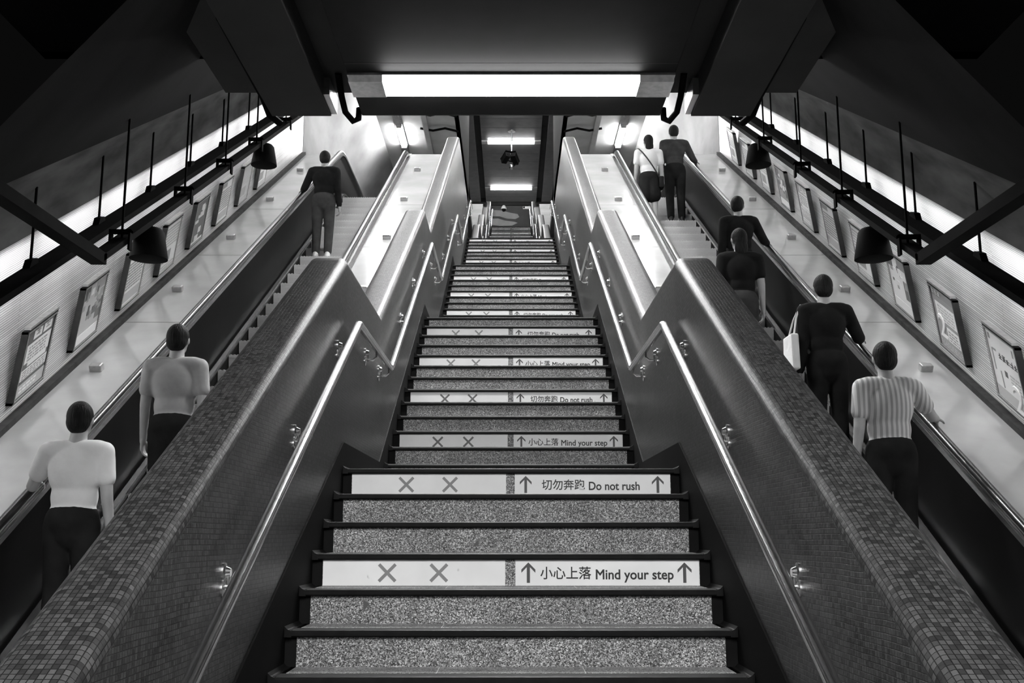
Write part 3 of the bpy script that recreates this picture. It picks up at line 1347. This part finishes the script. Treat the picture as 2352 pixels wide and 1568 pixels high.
# ------------------------------------------------------------------ cameras, conduits and the far wall picture
t = thing('hanging_camera', 'dark surveillance camera pair hanging on a long pole from the far ceiling', 'camera', (.02, 42.8, 17.5))
m = MB()
m.lathe([(.0, .0), (.16, .0), (.16, -.03), (.0, -.03)], 20)
m.tube([(0, 0, -.02), (.0, 0, -1.05)], .035, 10)
m.tube([(0, 0, -1.0), (-.03, -.02, -1.35)], .05, 10)
m.build('pole', M_STEEL2, t)
for x, rx, rz, zz in ((-.26, -20, 25, -1.25), (.14, -30, -20, -1.3)):
    m = MB()
    mt = Matrix.Translation((x, -.1, zz)) @ Matrix.Rotation(R(rz), 4, 'Z') @ Matrix.Rotation(R(rx), 4, 'X')
    m.box(-.11, .11, -.28, .22, -.12, .10, mt)
    m.box(-.125, .125, -.36, .24, .10, .125, mt)
    o = m.build('camera_housing', M_BLACK, t)
    mm = MB()
    mm.lathe([(.0, .0), (.07, .0), (.06, .02), (.0, .03)], 16, mt @ Matrix.Translation((0, -.28, -.01)) @ Matrix.Rotation(R(90), 4, 'X'))
    mm.build('lens', M_GLASS, o)
m = MB()
m.tube([(-.26, -.05, -1.3), (.0, -.02, -1.38), (.14, -.05, -1.35)], .025, 8)
m.tube([(.05, 0, -.9), (.2, 0, -1.0), (.24, 0, -1.2), (.2, -.05, -1.5), (.05, -.05, -1.62), (-.1, -.05, -1.66)], .018, 8)
m.build('yoke', M_TRUNK, t)
m = MB()
m.lathe([(.0, -1.5), (.06, -1.5), (.10, -1.58), (.09, -1.66), (.05, -1.71), (.0, -1.72)], 18)
m.build('lower_dome', M_STEEL2, t)

t = thing('dome_camera', 'white dome camera hanging at the top of the stairs', 'camera', (-.38, 52.69, 17.95))
m = MB()
m.tube([(0, 0, -.60), (0, 0, -.62)], .035, 10)
m.build('stem', M_CWHITE, t)
m = MB()
m.lathe([(.0, -.60), (.05, -.60), (.09, -.64), (.14, -.74), (.145, -.80), (.0, -.80)], 22)
m.build('cover', M_CWHITE, t)
m = MB()
m.lathe([(.11, -.80), (.105, -.86), (.07, -.92), (.0, -.94)], 22)
m.build('dome', M_GLASS, t)
t = thing('bracket_camera', 'small box camera at the top of the stairs, right of the white dome camera', 'camera', (.95, 52.69, 17.95))
m = MB()
m.tube([(0, 0, -.60), (0, 0, -.64), (-.08, -.05, -.7)], .025, 8)
m.build('arm', M_STEEL2, t)
m = MB()
m.box(-.34, .06, -.1, .04, -.80, -.68)
m.build('camera_body', M_CWHITE, t, bevel=.015)
m = MB()
m.lathe([(.0, .0), (.05, .0), (.045, .03), (.0, .035)], 14, Matrix.Translation((-.28, -.1, -.74)) @ Matrix.Rotation(R(90), 4, 'X'))
m.build('lens', M_BLACK, t)

# conduits and hooks at the ends of the bulkhead boxes
for s, nm in ((-1, 'left'), (1, 'right')):
    m = MB()
    m.tube([(s * 2.14, 7.2, 4.27), (s * 2.14, 8.55, 4.25), (s * 2.12, 8.75, 4.16), (s * 2.06, 8.9, 4.14)], .032, 8)
    tag(m.build('conduit', M_TRUNK), 'black conduit curling out past the outer end of the %s bulkhead box' % nm, 'pipe', 'ceiling conduits')
    m = MB()
    m.tube([(s * 1.45, 8.3, 4.34), (s * 1.45, 8.5, 4.22), (s * 1.43, 8.6, 4.12), (s * 1.37, 8.66, 4.06), (s * 1.33, 8.70, 4.10), (s * 1.33, 8.72, 4.2)], .028, 8)
    tag(m.build('conduit', M_TRUNK), 'black hooked pipe between the middle panel and the %s bulkhead box' % nm, 'pipe', 'ceiling conduits')
    m = MB()
    m.box(s * 1.52, s * 1.575, 8.3, 8.72, 4.15, 4.3)
    tag(m.build('bracket_plate', M_STEEL2), 'pale bracket plate on the inner end of the %s bulkhead box' % nm, 'bracket', 'ceiling brackets')
    # exposed services over the upper escalators
    m = MB()
    for q, (y, zz) in enumerate(((23.3, 10.22), (24.2, 10.2))):
        m.tube([(s * 2.2, y, zz), (s * 1.9, y + .1, zz - .02), (s * 1.6, y, zz), (s * 1.3, y + .25, zz + .02)], .03, 8)
    tag(m.build('service_pipe', M_TRUNK), 'dark drooping service pipes across the concourse ceiling on the %s of the stairwell' % nm, 'pipe', 'service pipes')
    m = MB()
    m.box(s * 2.0, s * 2.12, 19.6, 30, 10.16, 10.30)
    tag(m.build('cable_duct', M_GREY), 'grey duct along the concourse ceiling between stairwell and %s escalator lights' % nm, 'duct', 'ceiling ducts')

# large lit picture on the end wall of the upper hall
t = thing('wall_picture', 'large dark picture with pale sweeping shapes on the far wall above the stairs top', 'picture', (-.25, 57.93, 17.2))
m = MB()
m.box(-2.2, 2.4, 0, .06, -.2, 2.3)
m.build('panel', noisy('picture_dark', .02, .04, 1.2, .5), t)


def sweep_shape(pts, nm):
    m = flat(pts, .02)
    return m.build(nm, noisy('picture_pale', .34, .5, 1.5, .5), t)


sweep_shape([(-.95, 1.55), (-.3, 1.52), (.2, 1.38), (.62, 1.30), (.72, 1.12), (.5, 1.0), (.0, 1.02), (-.4, 1.16), (-.95, 1.18)], 'pale_shape')
sweep_shape([(-.95, 1.02), (-.5, 1.04), (-.1, .92), (.45, .84), (.62, .78), (.3, .62), (-.4, .60), (-.95, .66)], 'pale_shape')


# ------------------------------------------------------------------ people
def ell(bm, c, r, rot=None, sub=3):
    mt = Matrix.Translation(c)
    if rot:
        mt = mt @ rot
    mt = mt @ Matrix.Diagonal((*r, 1))
    bmesh.ops.create_icosphere(bm, subdivisions=sub, radius=1, matrix=mt)


def caps(bm, a, b, ra, rb, sub=2):
    """tapered capsule from a to b"""
    a, b = Vector(a), Vector(b)
    d = (b - a).normalized()
    x = d.cross(Vector((0, 0, 1)) if abs(d.z) < .9 else Vector((1, 0, 0))).normalized()
    y = d.cross(x)
    n, h = (16, 5) if sub > 1 else (10, 3)
    rings = [(a - d * ra * math.cos(math.pi / 2 * k / h), ra * math.sin(math.pi / 2 * k / h)) for k in range(1, h + 1)]
    rings += [(b + d * rb * math.sin(math.pi / 2 * k / h), rb * math.cos(math.pi / 2 * k / h)) for k in range(h)]
    p0 = bm.verts.new(a - d * ra)
    p1 = bm.verts.new(b + d * rb)
    vs = [[bm.verts.new(c + (x * math.cos(2 * math.pi * i / n) + y * math.sin(2 * math.pi * i / n)) * r) for i in range(n)] for c, r in rings]
    for u, v in zip(vs, vs[1:]):
        for i in range(n):
            bm.faces.new((u[i], u[(i + 1) % n], v[(i + 1) % n], v[i]))
    for i in range(n):
        bm.faces.new((p0, vs[0][(i + 1) % n], vs[0][i]))
        bm.faces.new((p1, vs[-1][i], vs[-1][(i + 1) % n]))


def remeshed(bm, name, voxel, material, parent, smooth=4):
    me = bpy.data.meshes.new(name)
    bmesh.ops.recalc_face_normals(bm, faces=bm.faces)
    bm.to_mesh(me)
    bm.free()
    o = bpy.data.objects.new(name, me)
    COL.objects.link(o)
    md = o.modifiers.new('r', 'REMESH')
    md.mode = 'VOXEL'
    md.voxel_size = voxel
    sm = o.modifiers.new('s', 'SMOOTH')
    sm.iterations = smooth
    sm.factor = .5
    dg = bpy.context.evaluated_depsgraph_get()
    me2 = bpy.data.meshes.new_from_object(o.evaluated_get(dg))
    bpy.data.objects.remove(o)
    bpy.data.meshes.remove(me)
    for p in me2.polygons:
        p.use_smooth = True
    me2.name = name
    return mesh_obj(name, me2, material, parent)


def elbow(a, h, up_len, low_len, out):
    """elbow position for shoulder a, wrist h"""
    d = h - a
    L_ = min(d.length, (up_len + low_len) * .995)
    u = d.normalized()
    x = (up_len ** 2 - low_len ** 2 + L_ ** 2) / (2 * L_)
    r = math.sqrt(max(up_len ** 2 - x * x, 0))
    o = out - u * out.dot(u)
    o = o.normalized() if o.length > 1e-4 else Vector((1, 0, 0))
    return a + u * x + o * r, a + u * L_


def person(label, x, y, shirt, trousers, height=1.70, hand_l=None, hand_r=None, turn=0., hair='short', sleeves='short', skirt=False, shoes=None,
           facing=0., stride=.0, lean=0.):
    yc, z = step_z(y)
    root = thing('person', label, 'person', (x, yc, z + .004), 'people riding the escalators')
    root.rotation_euler.z = R(facing)
    k = height / 1.70
    root.scale = (k, k, k)
    V = Vector
    B = bmesh.new()
    S = bmesh.new()                      # upper garment
    P = bmesh.new()                      # lower garment
    # trunk
    for c, r in (((0, 0, .94), (.160, .112, .125)), ((0, .008, 1.09), (.138, .098, .16)), ((0, 0, 1.26), (.165, .112, .19))):
        ell(B, c, r)
        ell(S, c, (r[0] + .016, r[1] + .016, r[2] + .012))
    caps(B, V((-.135, -.01, 1.395)), V((.135, -.01, 1.395)), .062, .062)
    caps(S, V((-.14, -.01, 1.39)), V((.14, -.01, 1.39)), .074, .074)
    caps(B, V((0, -.012, 1.40)), V((0, .012, 1.53)), .060, .054)
    # head on the neck
    hr = Matrix.Rotation(R(turn), 4, 'Z')
    hc = V((0, .018, 1.60))

    def H(p):
        return hc + hr @ V(p)
    ell(B, hc, (.076, .094, .108), hr)
    ell(B, H((0, .03, -.058)), (.056, .062, .056), hr)
    ell(B, H((0, .093, -.012)), (.013, .022, .026), hr, 2)       # nose
    ell(B, H((0, .082, -.062)), (.024, .012, .010), hr, 2)       # mouth
    ell(B, H((0, .076, -.095)), (.022, .018, .016), hr, 2)       # chin
    for q in (-1, 1):
        ell(B, H((q * .078, -.004, -.01)), (.010, .022, .033), hr, 2)
        ell(B, H((q * .03, .078, .028)), (.024, .012, .009), hr, 2)
    # legs
    for q in (-1, 1):
        fy = q * stride
        hip, kn, an = V((q * .088, 0, .90)), V((q * .092, .025 + fy * .5, .49)), V((q * .09, -.02 + fy, .085))
        caps(B, hip, kn, .086, .058)
        caps(B, kn, an, .056, .038)
        caps(B, an, an + V((0, .12, -.045)), .036, .030)
        if not skirt:
            caps(P, hip, kn, .098, .074)
            caps(P, kn, an + V((0, 0, .03)), .073, .062)
        sh = bmesh.new()
        caps(sh, an + V((0, -.03, -.045)), an + V((0, .145, -.052)), .043, .036)
        ell(sh, an + V((0, -.01, -.005)), (.044, .055, .05))
        for v in sh.verts:
            v.co.z = max(v.co.z, .004)
        remeshed(sh, 'shoe', .010, shoes or M_SHOE, root, 2)
    ell(P, V((0, 0, .93)), (.180, .134, .15))
    ell(P, V((0, 0, .86)), (.12, .12, .12))
    if skirt:
        caps(P, V((-.05, 0, .92)), V((-.07, 0, .62)), .125, .135)
        caps(P, V((.05, 0, .92)), V((.07, 0, .62)), .125, .135)
    # arms and hands
    for q, tgt in ((-1, hand_l), (1, hand_r)):
        sh_ = V((q * .185, -.01, 1.385))
        if tgt is None:
            tgt = V((q * .235, .05, .84))
        else:
            tgt = V(tgt)
        el, wr = elbow(sh_, tgt, .285, .255, V((q * .2, -.5, -1)))
        caps(B, sh_, el, .050, .040)
        caps(B, el, wr, .040, .028)
        caps(S, sh_, el if sleeves == 'long' else sh_.lerp(el, .62), .066, .056 if sleeves == 'long' else .064)
        if sleeves == 'long':
            caps(S, el, el.lerp(wr, .93), .056, .044)
        d = (wr - el).normalized()
        side = V((q, 0, 0))
        if tgt.z > .87:
            d = (d + V((0, .9, -.2))).normalized()
        side = (V((0, 1, 0)) if abs(d.z) > .6 else V((q, 0, 0)))
        side = (side - d * side.dot(d)).normalized()
        nrm = d.cross(side).normalized()
        inn = nrm if nrm.dot(V((-q, 0, -.4))) > 0 else -nrm
        caps(B, wr, wr + d * .03, .027, .026)
        for i in range(4):
            off = side * (.026 - .0175 * i)
            a = wr + d * .02 + off * .7
            b_ = wr + d * .088 + off
            caps(B, a, b_, .0145, .0125, 1)
            ln = (.036, .041, .038, .030)[i]
            c1 = b_ + (d * .92 + inn * .38).normalized() * ln
            c2 = c1 + (d * .62 + inn * .78).normalized() * ln * .75
            c3 = c2 + (d * .2 + inn * .98).normalized() * ln * .55
            caps(B, b_, c1, .0098, .0092, 1)
            caps(B, c1, c2, .0092, .0086, 1)
            caps(B, c2, c3, .0086, .0078, 1)
        t0 = wr + d * .028 + side * .022
        t1 = t0 + (d * .55 + side * .75 + inn * .35).normalized() * .042
        t2 = t1 + (d * .85 + side * .3 + inn * .35).normalized() * .03
        caps(B, t0, t1, .0135, .0110, 1)
        caps(B, t1, t2, .0110, .0092, 1)
    remeshed(B, 'body', .0075, M_SKIN, root, 2)
    remeshed(S, 'shirt', .012, shirt, root, 6)
    remeshed(P, 'skirt' if skirt else 'trousers', .012, trousers, root, 5)
    # hair
    Hh = bmesh.new()
    ell(Hh, H((0, -.016, .018)), (.086, .094, .106), hr)
    ell(Hh, H((0, -.045, -.02)), (.078, .062, .085), hr)
    if hair == 'long':
        ell(Hh, H((0, -.062, -.10)), (.075, .040, .12), hr)
    for v in Hh.verts:                    # keep the face clear
        p = hr.inverted() @ (v.co - hc)
        if p.y > .055 and p.z < .055:
            p.y = .055
            v.co = hc + hr @ p
    remeshed(Hh, 'hair', .009, M_HAIR, root, 3)
    for q in (-1, 1):
        e = MB()
        e.lathe([(.0, -.011), (.008, -.008), (.011, 0), (.008, .008), (.0, .011)], 12, Matrix.Translation(H((q * .03, .080, .012))))
        e.build('eye', M_EYE, root)
    return root


def rail_hand(x, out_sign, side_x=None):
    """hand on the handrail nearest the person, in the person's own frame"""
    hx = out_sign * 3.21 if side_x is None else side_x
    return (hx - x, .34, .95 + .34 * T30 + .055)


person('person in dark jacket and pale shoes near the top of the left escalator', -2.82, 15.1, M_CDARK, M_CMID, 1.68, sleeves='long', shoes=M_SHOEW,
       hand_l=rail_hand(-2.82, -1))
person('person in plain grey shirt in the middle of the left escalator', -2.58, 8.0, M_CLIGHT, M_CDARK, 1.72, sleeves='short')
person('person in white shirt and dark trousers lowest on the left escalator', -2.80, 6.9, M_CWHITE, M_CDARK, 1.66, sleeves='short', hand_l=rail_hand(-2.80, -1))
pd = person('person in white shirt and black skirt near the top of the right escalator', 2.30, 16.9, M_CWHITE, M_CDARK, 1.64, hair='long', skirt=True, turn=15)
person('person in charcoal jacket beside a white shirt at the right escalator top', 2.80, 17.3, M_CMID, M_CDARK, 1.74, sleeves='long',
       hand_r=rail_hand(2.80, 1))
person('person in black jacket halfway up the right escalator holding its outer handrail', 2.78, 12.3, M_CDARK, M_CDARK, 1.66, sleeves='long', hand_r=rail_hand(2.78, 1), turn=-20)
person('person in black shirt standing alone on the inner side of the right escalator', 2.42, 10.7, M_CDARK, M_CMID, 1.70, hair='long', turn=10)
pg = person('person in black jacket with a white tote bag on the right escalator', 2.80, 9.3, M_CDARK, M_CDARK, 1.72, sleeves='long', hand_r=rail_hand(2.80, 1))
person('person in pale striped shirt lowest on the right escalator', 2.74, 7.45, M_STRIPE, M_CDARK, 1.74, hand_r=rail_hand(2.74, 1))

# shoulder strap and bag of the person in white, tote bag of the person in black
t = thing('shoulder_bag', 'small black bag hanging by a strap across the white shirt on the right escalator', 'bag', pd.location)
m = MB()
pth = []
for i in range(25):
    a = 2 * math.pi * i / 24
    q = math.cos(a)
    pth.append((-.19 * q * .94, -.15 * math.sin(a) * 1.0 - .0, 1.13 + .30 * q * -1 * -1 * .92))
m.tube(pth, .011, 6, False)
m.build('strap', M_CMID, t)
m = MB()
m.box(.155, .235, -.12, .12, .70, .90)
m.build('pouch', M_CDARK, t, bevel=.02)
t = thing('tote_bag', 'white tote bag on the shoulder of a person in black, right escalator', 'bag', pg.location)
m = MB()
m.prism([(-.15, .86), (.17, .86), (.15, 1.18), (-.13, 1.18)], -.345, -.275)
m.build('bag_body', M_CWHITE, t, bevel=.015)
m = MB()
m.tube([(-.305, -.08, 1.17), (-.27, -.05, 1.33), (-.215, -.01, 1.455), (-.27, .04, 1.33), (-.305, .11, 1.17)], .009, 6)
m.build('handle', M_CWHITE, t)
